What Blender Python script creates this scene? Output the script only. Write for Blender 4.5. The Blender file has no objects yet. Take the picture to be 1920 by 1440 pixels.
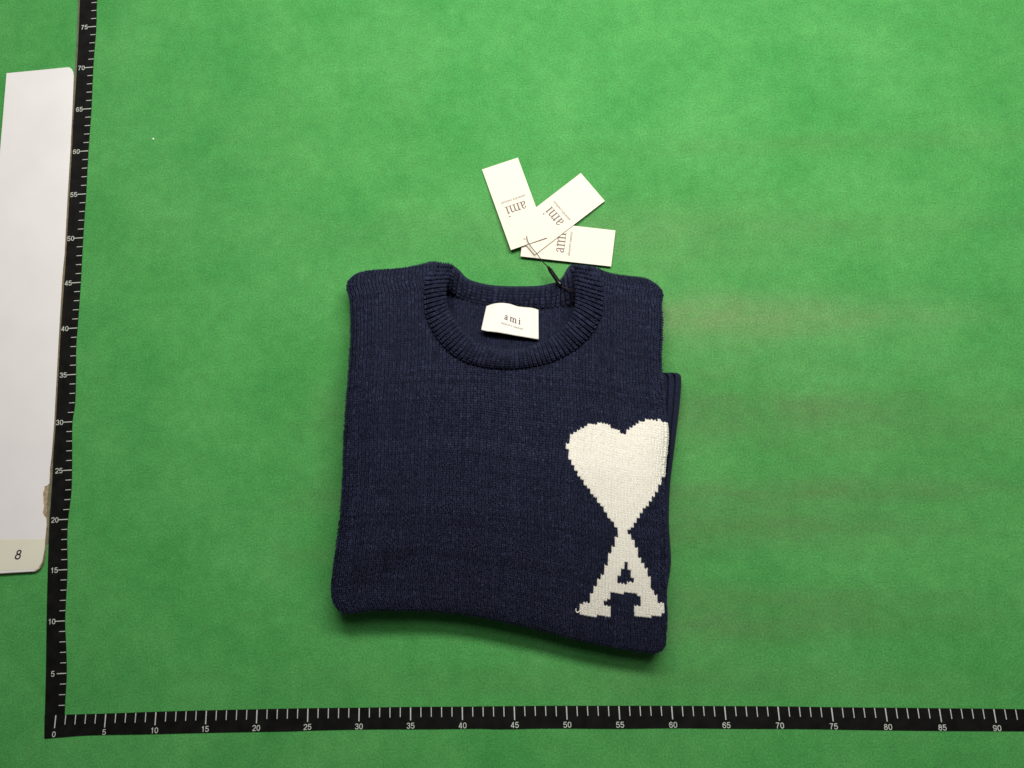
import bpy, bmesh, math
import numpy as np
from mathutils import Matrix, Vector

rng = np.random.default_rng(11)
SC = bpy.context.scene
COL = SC.collection

# ------------------------------------------------------------------ camera
F_PX = 1442.0                                   # focal length for a 1920 px wide frame
CAM_ROT = (0.157, 0.040, -0.016)
CAM_LOC = np.array([0.48204, 0.19154, 0.77689])
cam_d = bpy.data.cameras.new("camera")
cam = bpy.data.objects.new("camera", cam_d)
COL.objects.link(cam)
cam.location = CAM_LOC
cam.rotation_euler = CAM_ROT
cam_d.sensor_fit = 'HORIZONTAL'
cam_d.sensor_width = 36.0
cam_d.lens = 36.0 * F_PX / 1920.0
cam_d.clip_start = 0.01
cam_d.clip_end = 50
SC.camera = cam

# ------------------------------------------------------------------ light
world = bpy.data.worlds.new("World")
SC.world = world
world.use_nodes = True
bg = world.node_tree.nodes["Background"]
bg.inputs[0].default_value = (1.0, 0.985, 0.95, 1)
bg.inputs[1].default_value = 0.05


def area_light(name, loc, target, sx, sy, power, col):
    d = bpy.data.lights.new(name, 'AREA')
    d.shape = 'RECTANGLE'
    d.size, d.size_y = sx, sy
    d.energy = power
    d.color = col
    o = bpy.data.objects.new(name, d)
    COL.objects.link(o)
    o.location = loc
    o.rotation_euler = (Vector(target) - Vector(loc)).to_track_quat('-Z', 'Y').to_euler()
    return o


area_light("tube_light", (0.62, 0.92, 0.93), (0.50, 0.34, 0.0), 1.15, 0.20, 17.0, (1.0, 0.965, 0.90))
area_light("ceiling_light", (0.66, 1.00, 1.8), (0.5, 0.25, 0.0), 1.5, 0.4, 8.5, (1.0, 0.965, 0.90))

SC.view_settings.view_transform = 'Standard'
SC.view_settings.look = 'None'
SC.view_settings.exposure = 0.0
SC.view_settings.gamma = 1.0

# ------------------------------------------------------------------ helpers
ROT = np.array(Matrix.Rotation(0, 3, 'X'))
from mathutils import Euler
ROT = np.array(Euler(CAM_ROT, 'XYZ').to_matrix())


def at(px, py, z=0.0):
    """point of the place that lies z metres above the mat on the sight line of a photo pixel"""
    px, py, z = np.broadcast_arrays(np.asarray(px, float), np.asarray(py, float), np.asarray(z, float))
    d = np.stack([(px - 960) / F_PX, -(py - 720) / F_PX, -np.ones_like(px)], -1) @ ROT.T
    t = (z - CAM_LOC[2]) / d[..., 2]
    return CAM_LOC + d * t[..., None]


def catmull(pts, n, closed=False):
    """resample a polyline evenly by length, smoothed"""
    p = np.asarray(pts, float)
    q = []
    m = len(p)
    for i in range(m if closed else m - 1):
        p0 = p[(i - 1) % m] if (closed or i > 0) else 2 * p[0] - p[1]
        p1, p2 = p[i], p[(i + 1) % m]
        p3 = p[(i + 2) % m] if (closed or i + 2 < m) else 2 * p[-1] - p[-2]
        a = np.linalg.norm(p1 - p0) ** .5; b = np.linalg.norm(p2 - p1) ** .5; c = np.linalg.norm(p3 - p2) ** .5
        a, b, c = max(a, 1e-6), max(b, 1e-6), max(c, 1e-6)
        m1 = (p1 - p0) / a - (p2 - p0) / (a + b) + (p2 - p1) / b
        m2 = (p2 - p1) / b - (p3 - p1) / (b + c) + (p3 - p2) / c
        m1, m2 = m1 * b, m2 * b
        for t in np.linspace(0, 1, 16, endpoint=False):
            q.append((2*t**3-3*t**2+1)*p1 + (t**3-2*t**2+t)*m1 + (-2*t**3+3*t**2)*p2 + (t**3-t**2)*m2)
    q.append(p[0] if closed else p[-1])
    q = np.array(q)
    L = np.r_[0, np.cumsum(np.linalg.norm(np.diff(q, axis=0), axis=1))]
    s = np.linspace(0, L[-1], n, endpoint=not closed)
    return np.stack([np.interp(s, L, q[:, k]) for k in range(q.shape[1])], 1)


def inside(px, py, poly):
    poly = np.asarray(poly, float)
    x, y = np.asarray(px, float), np.asarray(py, float)
    r = np.zeros(x.shape, bool)
    j = len(poly) - 1
    for i in range(len(poly)):
        xi, yi = poly[i]; xj, yj = poly[j]
        c = ((yi > y) != (yj > y)) & (x < (xj - xi) * (y - yi) / (yj - yi + 1e-12) + xi)
        r ^= c
        j = i
    return r


def link(name, me, mat=None, parent=None, smooth=True):
    o = bpy.data.objects.new(name, me)
    COL.objects.link(o)
    if mat is not None:
        me.materials.append(mat)
    if smooth and len(me.polygons):
        me.polygons.foreach_set("use_smooth", np.ones(len(me.polygons), bool))
    if parent is not None:
        o.parent = parent
    return o


def mesh(name, V, Fq, mat=None, parent=None, smooth=True, attr=None, origin=None):
    """V (n,3); Fq (m,k) array or list of tuples"""
    V = np.asarray(V, float)
    if origin is not None:
        V = V - np.asarray(origin)
    me = bpy.data.meshes.new(name)
    if isinstance(Fq, np.ndarray):
        m, k = Fq.shape
        me.vertices.add(len(V)); me.vertices.foreach_set("co", V.astype(np.float32).ravel())
        me.loops.add(m * k); me.loops.foreach_set("vertex_index", Fq.astype(np.int32).ravel())
        me.polygons.add(m)
        me.polygons.foreach_set("loop_start", np.arange(0, m * k, k, dtype=np.int32))
        me.update(calc_edges=True); me.validate()
    else:
        me.from_pydata([tuple(v) for v in V], [], Fq); me.update()
    if attr is not None:
        for an, av in attr.items():
            a = me.attributes.new(an, 'FLOAT', 'POINT')
            a.data.foreach_set("value", np.asarray(av, np.float32))
    return link(name, me, mat, parent, smooth)


def grid_faces(nr, nc, keep=None):
    i, j = np.meshgrid(np.arange(nr - 1), np.arange(nc - 1), indexing='ij')
    f = np.stack([i*nc+j, (i+1)*nc+j, (i+1)*nc+j+1, i*nc+j+1], -1).reshape(-1, 4)
    if keep is not None:
        f = f[keep.ravel()]
    return f


def thing(name, label, cat, loc, group=None):
    o = bpy.data.objects.new(name, None)
    COL.objects.link(o)
    o.empty_display_size = 0.02
    o.location = loc
    o['label'] = label; o['category'] = cat
    if group: o['group'] = group
    return o


def prism(name, top, z0, z1, mat, parent, origin, side_mat=None, bevel=0.0):
    """solid slab with the outline `top` (n,2 world xy) between z0 and z1"""
    n = len(top)
    bm = bmesh.new()
    a = [bm.verts.new((p[0]-origin[0], p[1]-origin[1], z0-origin[2])) for p in top]
    b = [bm.verts.new((p[0]-origin[0], p[1]-origin[1], z1-origin[2])) for p in top]
    bm.faces.new(b); bm.faces.new(a[::-1])
    for i in range(n):
        f = bm.faces.new((a[i], a[(i+1) % n], b[(i+1) % n], b[i]))
        if side_mat: f.material_index = 1
    bmesh.ops.recalc_face_normals(bm, faces=bm.faces)
    if bevel:
        bmesh.ops.bevel(bm, geom=[e for e in bm.edges if e.verts[0].co.z > z1-origin[2]-1e-7 and e.verts[1].co.z > z1-origin[2]-1e-7],
                        offset=bevel, segments=2, affect='EDGES', clamp_overlap=True)
    me = bpy.data.meshes.new(name); bm.to_mesh(me); bm.free()
    o = link(name, me, mat, parent, smooth=False)
    if side_mat: me.materials.append(side_mat)
    return o


def tube(name, pts, r, mat, parent, origin, sides=8):
    P = np.asarray(pts, float); n = len(P)
    T = np.gradient(P, axis=0); T /= np.linalg.norm(T, axis=1)[:, None]
    up = np.array([0.13, 0.21, 1.0])
    N = np.cross(T, up); N /= np.linalg.norm(N, axis=1)[:, None]
    B = np.cross(T, N)
    r = np.broadcast_to(r, n)
    a = np.linspace(0, 2*np.pi, sides, endpoint=False)
    V = P[:, None] + r[:, None, None]*(np.cos(a)[None, :, None]*N[:, None] + np.sin(a)[None, :, None]*B[:, None])
    V = V.reshape(-1, 3)
    Fs = []
    for i in range(n-1):
        for k in range(sides):
            Fs.append((i*sides+k, i*sides+(k+1) % sides, (i+1)*sides+(k+1) % sides, (i+1)*sides+k))
    Fs.append(tuple(range(sides))[::-1]); Fs.append(tuple((n-1)*sides+k for k in range(sides)))
    return mesh(name, V, Fs, mat, parent, origin=origin)


# ------------------------------------------------------------------ materials
def new_mat(name):
    m = bpy.data.materials.new(name); m.use_nodes = True
    nt = m.node_tree
    return m, nt, nt.nodes, nt.links, nt.nodes["Principled BSDF"]


def plain(name, col, rough=0.6, spec=0.4, noise=0.0, nscale=200, bump=0.0, bscale=400):
    m, nt, N, L, b = new_mat(name)
    b.inputs["Roughness"].default_value = rough
    b.inputs["Specular IOR Level"].default_value = spec
    b.inputs["Base Color"].default_value = (*col, 1)
    tc = N.new("ShaderNodeTexCoord")
    if noise:
        n = N.new("ShaderNodeTexNoise"); n.inputs["Scale"].default_value = nscale; n.inputs["Detail"].default_value = 5
        L.new(tc.outputs["Object"], n.inputs["Vector"])
        r = N.new("ShaderNodeMapRange"); r.inputs[1].default_value = .3; r.inputs[2].default_value = .7
        r.inputs[3].default_value = 1-noise; r.inputs[4].default_value = 1+noise
        L.new(n.outputs["Fac"], r.inputs[0])
        x = N.new("ShaderNodeVectorMath"); x.operation = 'SCALE'; x.inputs[0].default_value = col
        L.new(r.outputs[0], x.inputs["Scale"]); L.new(x.outputs[0], b.inputs["Base Color"])
    if bump:
        n2 = N.new("ShaderNodeTexNoise"); n2.inputs["Scale"].default_value = bscale; n2.inputs["Detail"].default_value = 4
        L.new(tc.outputs["Object"], n2.inputs["Vector"])
        bp = N.new("ShaderNodeBump"); bp.inputs["Strength"].default_value = bump; bp.inputs["Distance"].default_value = 0.0003
        L.new(n2.outputs["Fac"], bp.inputs["Height"]); L.new(bp.outputs[0], b.inputs["Normal"])
    return m


def yarn(name, dark, light, sheen=0.25, sheen_tint=(0.5, 0.55, 0.75)):
    m, nt, N, L, b = new_mat(name)
    b.inputs["Roughness"].default_value = 0.95
    b.inputs["Specular IOR Level"].default_value = 0.12
    b.inputs["Sheen Weight"].default_value = sheen
    b.inputs["Sheen Roughness"].default_value = 0.5
    b.inputs["Sheen Tint"].default_value = (*sheen_tint, 1)
    at_ = N.new("ShaderNodeAttribute"); at_.attribute_name = "heather_shade"  # yarn mix, plus shade painted into rib grooves and gaps
    tc = N.new("ShaderNodeTexCoord")
    n = N.new("ShaderNodeTexNoise"); n.inputs["Scale"].default_value = 900; n.inputs["Detail"].default_value = 3
    L.new(tc.outputs["Object"], n.inputs["Vector"])
    ad = N.new("ShaderNodeMath"); ad.operation = 'MULTIPLY_ADD'
    L.new(n.outputs["Fac"], ad.inputs[0]); ad.inputs[1].default_value = 1.3; ad.inputs[2].default_value = -0.65
    ad2 = N.new("ShaderNodeMath"); ad2.operation = 'ADD'; ad2.use_clamp = True
    L.new(ad.outputs[0], ad2.inputs[0]); L.new(at_.outputs["Fac"], ad2.inputs[1])
    mx = N.new("ShaderNodeMix"); mx.data_type = 'RGBA'
    mx.inputs[6].default_value = (*dark, 1); mx.inputs[7].default_value = (*light, 1)
    L.new(ad2.outputs[0], mx.inputs[0]); L.new(mx.outputs[2], b.inputs["Base Color"])
    n2 = N.new("ShaderNodeTexNoise"); n2.inputs["Scale"].default_value = 1500; n2.inputs["Detail"].default_value = 3
    L.new(tc.outputs["Object"], n2.inputs["Vector"])
    bp = N.new("ShaderNodeBump"); bp.inputs["Strength"].default_value = 0.6; bp.inputs["Distance"].default_value = 0.0005
    L.new(n2.outputs["Fac"], bp.inputs["Height"]); L.new(bp.outputs[0], b.inputs["Normal"])
    return m


NAVY = yarn("navy_wool", (0.0070, 0.0090, 0.024), (0.034, 0.0405, 0.085), 0.05)
NAVY_IN = yarn("navy_wool_inside", (0.0070, 0.0090, 0.024), (0.034, 0.0405, 0.085), 0.05)
CREAM = yarn("cream_wool", (0.75, 0.73, 0.645), (0.86, 0.84, 0.765), 0.1, (1, 1, 1))
CARD = plain("tag_card", (0.81, 0.755, 0.645), 0.7, 0.25, 0.015, 60)
CARD_EDGE = plain("tag_card_edge", (0.45, 0.38, 0.32), 0.8, 0.2)
SATIN = plain("label_satin", (0.735, 0.71, 0.645), 0.5, 0.4, 0.02, 90, 0.3, 900)
INK_TAG = plain("soft_brown_ink", (0.20, 0.155, 0.15), 0.7, 0.2)
INK = plain("brown_ink", (0.085, 0.055, 0.055), 0.7, 0.2)
INK_SOFT = plain("grey_ink", (0.33, 0.29, 0.27), 0.7, 0.2)
INK_LABEL = plain("label_grey_ink", (0.42, 0.38, 0.33), 0.7, 0.2)
TAPE = plain("black_ruler_film", (0.0045, 0.0045, 0.0042), 0.45, 0.28, 0.6, 90, 0.08, 120)
PRINT = plain("white_ruler_print", (0.52, 0.56, 0.51), 0.6, 0.3, 0.12, 400)
FILM = plain("clear_ruler_margin", (0.12, 0.15, 0.09), 0.35, 0.5, 0.2, 150)
PAPER = plain("white_board_paper", (0.785, 0.765, 0.775), 0.55, 0.35, 0.03, 18)
BOARD = plain("grey_board_core", (0.36, 0.29, 0.19), 0.9, 0.1, 0.3, 300, 0.8, 500)
STICK = plain("cream_tape", (0.74, 0.73, 0.60), 0.5, 0.35, 0.025, 40)
PURPLE = plain("purple_ink", (0.035, 0.010, 0.035), 0.6, 0.3)
PLASTIC = plain("black_plastic", (0.006, 0.006, 0.006), 0.2, 0.4)
CORD = plain("black_cord", (0.018, 0.012, 0.012), 0.7, 0.2)
LINT = plain("white_lint", (0.8, 0.8, 0.78), 0.9, 0.1)


def mat_green():
    m, nt, N, L, b = new_mat("green_flock")
    b.inputs["Roughness"].default_value = 0.9
    b.inputs["Specular IOR Level"].default_value = 0.15
    b.inputs["Sheen Weight"].default_value = 0.12
    b.inputs["Sheen Tint"].default_value = (0.6, 1, 0.6, 1)
    tc = N.new("ShaderNodeTexCoord")

    def noise(scale, detail, rough=0.55, stretch=None):
        n = N.new("ShaderNodeTexNoise"); n.inputs["Scale"].default_value = scale
        n.inputs["Detail"].default_value = detail; n.inputs["Roughness"].default_value = rough
        if stretch:
            mp = N.new("ShaderNodeMapping"); mp.inputs["Scale"].default_value = stretch
            L.new(tc.outputs["Object"], mp.inputs["Vector"]); L.new(mp.outputs[0], n.inputs["Vector"])
        else:
            L.new(tc.outputs["Object"], n.inputs["Vector"])
        return n.outputs["Fac"]

    def rng_(sock, a, b_, c, d):
        r = N.new("ShaderNodeMapRange")
        for k, v in zip((1, 2, 3, 4), (a, b_, c, d)): r.inputs[k].default_value = v
        L.new(sock, r.inputs[0]); return r.outputs[0]

    def mul(a, b_):
        x = N.new("ShaderNodeMath"); x.operation = 'MULTIPLY'; L.new(a, x.inputs[0]); L.new(b_, x.inputs[1]); return x.outputs[0]

    def mixc(fac, ca, cb):
        mx = N.new("ShaderNodeMix"); mx.data_type = 'RGBA'
        L.new(fac, mx.inputs[0])
        for k, c in ((6, ca), (7, cb)):
            if isinstance(c, tuple): mx.inputs[k].default_value = (*c, 1)
            else: L.new(c, mx.inputs[k])
        return mx.outputs[2]

    blot = rng_(noise(11, 7, 0.66), .31, .69, 0, 1)
    base = mixc(blot, (0.050, 0.272, 0.062), (0.088, 0.342, 0.092))
    w = N.new("ShaderNodeAttribute"); w.attribute_name = "dark_flicker"  # dark lamp-flicker bands, mixed into the base colour
    wn = mul(w.outputs["Fac"], rng_(noise(30, 6, 0.7, (0.5, 1.6, 1)), .3, .65, .45, 1.15))
    scuff = rng_(noise(26, 9, 0.78), .60, .74, 0, .55)
    base = mixc(scuff, base, (0.135, 0.42, 0.135))
    dusk = rng_(noise(48, 8, 0.75, (1, 1.2, 1)), .60, .78, 0, .22)
    base = mixc(dusk, base, (0.045, 0.225, 0.050))
    base = mixc(wn, base, (0.098, 0.190, 0.070))
    fd = N.new("ShaderNodeAttribute"); fd.attribute_name = "pale_flicker"  # paler flicker bands, also painted in the colour
    base = mixc(mul(fd.outputs["Fac"], rng_(noise(30, 6, 0.7, (0.5, 1.6, 1)), .3, .65, .5, 1.1)), base, (0.190, 0.275, 0.125))
    grain = mul(rng_(noise(560, 3, 0.65), .25, .75, .66, 1.34), rng_(noise(75, 5, .65), .25, .75, .89, 1.11))
    vm = N.new("ShaderNodeVectorMath"); vm.operation = 'SCALE'
    L.new(base, vm.inputs[0]); L.new(grain, vm.inputs["Scale"])
    L.new(vm.outputs[0], b.inputs["Base Color"])
    bp = N.new("ShaderNodeBump"); bp.inputs["Strength"].default_value = 0.35; bp.inputs["Distance"].default_value = 0.0006
    L.new(noise(1100, 3), bp.inputs["Height"]); L.new(bp.outputs[0], b.inputs["Normal"])
    return m


GREEN = mat_green()

# ------------------------------------------------------------------ the mat
gx, gy = np.meshgrid(np.r_[-3, -2, -1.3, np.linspace(-0.9, 1.9, 341), 2.3, 3.2, 4], np.r_[-3, -2, -1.2, np.linspace(-0.8, 1.6, 301), 2, 3, 4])
ny, nx = gx.shape
def flicker_mask(rows):
    w = np.zeros_like(gx)
    for cx, cy, sx, sy, st in rows:             # photo px centre, half-length, half-width, strength
        c = at(cx, cy); ex = at(cx + sx, cy) - c; ey = at(cx, cy - sy) - c
        w = 1 - (1-w)*(1 - st*np.exp(-0.5*(((gx-c[0])/abs(ex[0]))**2 + ((gy-c[1])/abs(ey[1]))**2)))
    return w


# dark and pale bands of lamp flicker, painted into the mat colour
dark_flicker = flicker_mask([(1420, 762, 230, 22, .55), (1360, 800, 170, 26, .30), (1440, 924, 280, 15, .60), (1640, 918, 200, 10, .25), (1390, 985, 200, 28, .50), (1570, 992, 160, 14, .30),
               (1400, 1122, 230, 16, .45), (1500, 1165, 240, 22, .38), (1340, 1185, 130, 28, .35), (1700, 785, 200, 26, .25), (1180, 1270, 330, 18, .22), (1450, 1292, 380, 12, .18),
               (950, 425, 330, 26, .14), (1550, 268, 330, 14, .22), (1560, 425, 280, 16, .20), (1600, 690, 260, 12, .14), (620, 770, 40, 26, .25), (600, 935, 45, 16, .30), (590, 1045, 50, 14, .25),
               (1500, 850, 330, 230, .14), (620, 880, 90, 260, .10), (1200, 1000, 100, 250, .2), (760, 200, 30, 160, .06), (500, 250, 120, 90, .08), (300, 420, 90, 60, .08)])
pale_flicker = flicker_mask([(1310, 588, 120, 20, .65), (1400, 605, 200, 32, .40), (1620, 590, 170, 18, .22), (1330, 690, 90, 30, .12), (1200, 450, 220, 60, .22), (1650, 840, 160, 40, .10)])
V = np.stack([gx, gy, np.zeros_like(gx)], -1).reshape(-1, 3)
f = grid_faces(ny, nx)[:, ::-1]
mat_o = mesh("tabletop_mat", V, f, GREEN, attr={"dark_flicker": dark_flicker.ravel(), "pale_flicker": pale_flicker.ravel()})
mat_o['kind'] = 'structure'

# ------------------------------------------------------------------ lettering
def ribbon(pts, w, n=10, heavy=1.0):
    w = np.array(w, float)*heavy
    p = catmull(np.c_[np.array(pts, float), np.array(w, float)], n) if len(pts) > 2 else np.c_[np.array(pts, float), np.array(w, float)]
    xy, w = p[:, :2], p[:, 2]
    T = np.gradient(xy, axis=0); T /= np.linalg.norm(T, axis=1)[:, None] + 1e-9
    Nn = np.stack([-T[:, 1], T[:, 0]], 1)
    a, b = xy + Nn*w[:, None]/2, xy - Nn*w[:, None]/2
    V = np.r_[a, b]; n = len(xy)
    return V, [(i, i+n, i+1+n, i+1) for i in range(n-1)]


def disc(c, r, n=14):
    a = np.linspace(0, 2*np.pi, n, endpoint=False)
    return np.stack([c[0]+r*np.cos(a), c[1]+r*np.sin(a)], 1), [tuple(range(n))]


_ribbon = ribbon


def serif_word(gap, heavy=1.15, light=.035):
    """the letters a m i of a bookish serif face; x-height 1"""
    out = []
    def ribbon(p_, w_): return _ribbon(p_, np.array(w_)*heavy + light)
    def put(vf, dx): out.append((vf[0]+np.array([dx, 0]), vf[1]))
    x = 0.0
    put(ribbon([(.50, .06), (.50, .40), (.50, .70)], [.15, .14, .13]), x)
    put(ribbon([(.13, .78), (.24, .93), (.40, .94), (.49, .80), (.50, .62)], [.05, .07, .11, .13, .14]), x)
    put(disc((.14, .77), .085), x)
    put(ribbon([(.50, .56), (.26, .46), (.10, .28), (.14, .07), (.30, .045), (.50, .20)], [.05, .09, .14, .12, .07, .04]), x)
    put(ribbon([(.50, .14), (.56, .03), (.68, .06)], [.13, .10, .03]), x)
    x += .80 + gap
    for sx in (.15, .63, 1.11):
        put(ribbon([(sx, 0.02), (sx, .93 if sx < .2 else .68)], [.14, .14]), x)
        put(ribbon([(sx-.20, .025), (sx+.20, .025)], [.055, .055]), x)
    put(ribbon([(-.05, .87), (.08, .93), (.20, .98)], [.04, .09, .10]), x)
    for sx in (.15, .63):
        put(ribbon([(sx+.05, .70), (sx+.18, .89), (sx+.34, .93), (sx+.46, .82), (sx+.48, .64)], [.04, .06, .11, .14, .14]), x)
    x += 1.40 + gap
    put(ribbon([(.15, 0.02), (.15, .95)], [.14, .14]), x)
    put(ribbon([(-.05, .025), (.35, .025)], [.055, .055]), x)
    put(ribbon([(-.04, .87), (.08, .93), (.20, .98)], [.04, .09, .10]), x)
    put(disc((.14, 1.36), .10), x)
    x += .36
    V, Fs, k, z = [], [], 0, []
    for i, (v, f_) in enumerate(out):
        V.append(v); Fs += [tuple(a+k for a in q) for q in f_]; k += len(v); z += [i*4e-6]*len(v)
    V = np.concatenate(V)
    V[:, 0] -= x/2
    return V, Fs, np.array(z), x


DIG = {
    '0': [[(0, .935), (.19, .83), (.25, .5), (.19, .17), (0, .065), (-.19, .17), (-.25, .5), (-.19, .83), (0, .935)]],
    '1': [[(-.17, .72), (-.02, .80), (.06, .95)], [(.07, 0), (.07, 1)]],
    '2': [[(-.26, .70), (-.20, .87), (0, .935), (.21, .86), (.25, .68), (.12, .45), (-.1, .25), (-.27, .065)], [(-.30, .06), (.29, .06)]],
    '3': [[(-.25, .74), (-.17, .89), (0, .935), (.19, .86), (.22, .70), (.12, .56), (-.04, .53)], [(-.04, .53), (.16, .48), (.255, .28), (.17, .12), (0, .065), (-.18, .12), (-.26, .27)]],
    '4': [[(.12, 0), (.12, 1)], [(-.32, .26), (.30, .26)], [(-.27, .27), (.10, .96)]],
    '5': [[(-.21, .935), (.25, .935)], [(-.19, .96), (-.245, .48)], [(-.24, .50), (-.05, .60), (.15, .56), (.255, .34), (.16, .13), (-.02, .065), (-.2, .13), (-.265, .26)]],
    '6': [[(.24, .74), (.13, .91), (-.03, .93), (-.2, .78), (-.255, .45), (-.2, .18), (0, .065), (.2, .15), (.25, .33), (.17, .52), (0, .58), (-.16, .52), (-.25, .36)]],
    '7': [[(-.28, .935), (.29, .935)], [(.25, .92), (.08, .65), (-.05, .35), (-.09, 0)]],
    '8': [[(0, .935), (.15, .88), (.2, .74), (.15, .60), (0, .54), (-.15, .60), (-.2, .74), (-.15, .88), (0, .935)],
          [(0, .54), (.18, .47), (.25, .30), (.18, .13), (0, .065), (-.18, .13), (-.25, .30), (-.18, .47), (0, .54)]]}
DIG['9'] = [[(-x, 1-y) for x, y in DIG['6'][0]]]


def digits(text, stroke=.135, shear=0.0):
    V, Fs, k, z = [], [], 0, 0
    for i, ch in enumerate(text):
        for st in DIG[ch]:
            v, f_ = ribbon(st, [stroke]*len(st), 22)
            v = v + [i*.76, -.5]; v[:, 0] += v[:, 1]*shear
            V.append(np.c_[v, np.full(len(v), z*3e-6)]); Fs += [tuple(a+k for a in q) for q in f_]; k += len(v); z += 1
    V = np.concatenate(V); V[:, 0] -= (V[:, 0].max()+V[:, 0].min())/2
    return V, Fs


_fonts = {}
def font_flat(text, shear=0.0, spacing=1.0):
    """flat letters: (verts, faces), digit height 1, centred"""
    key = (text, shear, spacing)
    if key not in _fonts:
        cu = bpy.data.curves.new("letters", 'FONT'); cu.body = text; cu.size = 1; cu.shear = shear; cu.space_character = spacing
        cu.resolution_u = 3; cu.offset = .018
        ob = bpy.data.objects.new("letters", cu); COL.objects.link(ob)
        bpy.context.view_layer.update()
        me = bpy.data.meshes.new_from_object(ob.evaluated_get(bpy.context.evaluated_depsgraph_get()))
        V = np.array([v.co[:2] for v in me.vertices]); Fs = [tuple(p.vertices) for p in me.polygons]
        bpy.data.objects.remove(ob); bpy.data.curves.remove(cu); bpy.data.meshes.remove(me)
        h = V[:, 1].max() - V[:, 1].min()
        V = (V - (V.max(0)+V.min(0))/2) / h
        _fonts[key] = (V, Fs)
    return _fonts[key]


# ------------------------------------------------------------------ rulers
def band(name, P1, P2, z, th, mat, parent, origin, n=200):
    """thin strip between two photo polylines lying on the mat"""
    a = catmull(P1, n); b = catmull(P2, n)
    A, B = at(a[:, 0], a[:, 1], z), at(b[:, 0], b[:, 1], z)
    out = np.r_[A[:, :2], B[::-1, :2]]
    V = np.r_[A, B, A - [0, 0, th], B - [0, 0, th]]
    q = [(i, i+1, n+i+1, n+i) for i in range(n-1)]
    q += [(2*n+i, i, n*0+2*n+i, i)[:0] for i in range(0)]
    for i in range(n-1):
        q.append((i, 2*n+i, 2*n+i+1, i+1))
        q.append((n+i, n+i+1, 3*n+i+1, 3*n+i))
    q.append((0, n, 3*n, 2*n)); q.append((n-1, 3*n-1, 4*n-1, 2*n-1))
    o = mesh(name, V, q, mat, parent, smooth=False, origin=origin)
    bm = bmesh.new(); bm.from_mesh(o.data); bmesh.ops.recalc_face_normals(bm, faces=bm.faces)
    up = [f_ for f_ in bm.faces if abs(f_.normal.z) > .9]
    if up and up[0].normal.z < 0: bmesh.ops.reverse_faces(bm, faces=bm.faces)
    bm.to_mesh(o.data); bm.free()
    return o


H_TOP = [(83.5,1341),(121,1340),(198,1338),(300,1334.3),(385,1332),(480,1330),(577,1328),(670,1327),(770,1325.5),(866,1325),(964,1324),(1062,1323.4),(1160,1323.4),(1259,1323.4),(1358,1324),(1458,1324.5),(1558,1326),(1660,1327),(1761,1328),(1863,1329),(1925,1330),(2060,1332)]
H_BOT = [(83,1385),(118,1382),(160,1378.8),(275,1376.5),(400,1373.5),(480,1372),(540,1371),(600,1369),(700,1367.2),(800,1367),(900,1366),(940,1367),(1020,1365.5),(1160,1366),(1260,1365),(1380,1366),(1500,1366.5),(1600,1368),(1760,1370),(1925,1371),(2060,1374)]
V_R = [(189,-70),(182,0),(180.5,50),(175,125),(171.5,203),(166,282),(161.5,363),(156,445),(151.5,530),(145.5,614),(142.8,650),(142.5,702),(140.5,760),(136,790),(135,881),(133.5,925),(127.6,974),(126,1010),(126.5,1068),(122,1165),(123.8,1210),(125,1262),(122.5,1310),(121,1342)]
V_L = [(155,-70),(150,0),(148,50),(144.3,125),(139.3,203),(132,282),(126.5,363),(121.8,445),(116,530),(111,614),(107,680),(101.7,790),(99,881),(95.5,940),(93,974),(91,1020),(89.5,1068),(87.3,1165),(86,1262),(84.5,1320),(84,1342)]
ox, oy, oth = 0.00478, -0.01429, 0.025
O1 = at(100, 1362)
rul_h = thing("tape_ruler", "black horizontal paper ruler along the bottom edge, numbered 0 to 90", "ruler", O1, "black centimetre rulers taped on the mat")
O2 = at(110, 1340)
rul_v = thing("tape_ruler", "black vertical paper ruler beside the white board, numbered 5 to 75", "ruler", O2, "black centimetre rulers taped on the mat")
band("ruler_strip", V_R, V_L, 0.0004, 0.00035, TAPE, rul_v, O2)
mar = [(p[0]-4.0, p[1]) for p in V_L[:-5]]
band("clear_margin", [(p[0]-0.2, p[1]) for p in V_L[:-5]], mar, 0.0003, 0.0002, FILM, rul_v, O2)
band("ruler_strip", H_BOT, H_TOP, 0.0009, 0.0004, TAPE, rul_h, O1)


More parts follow.
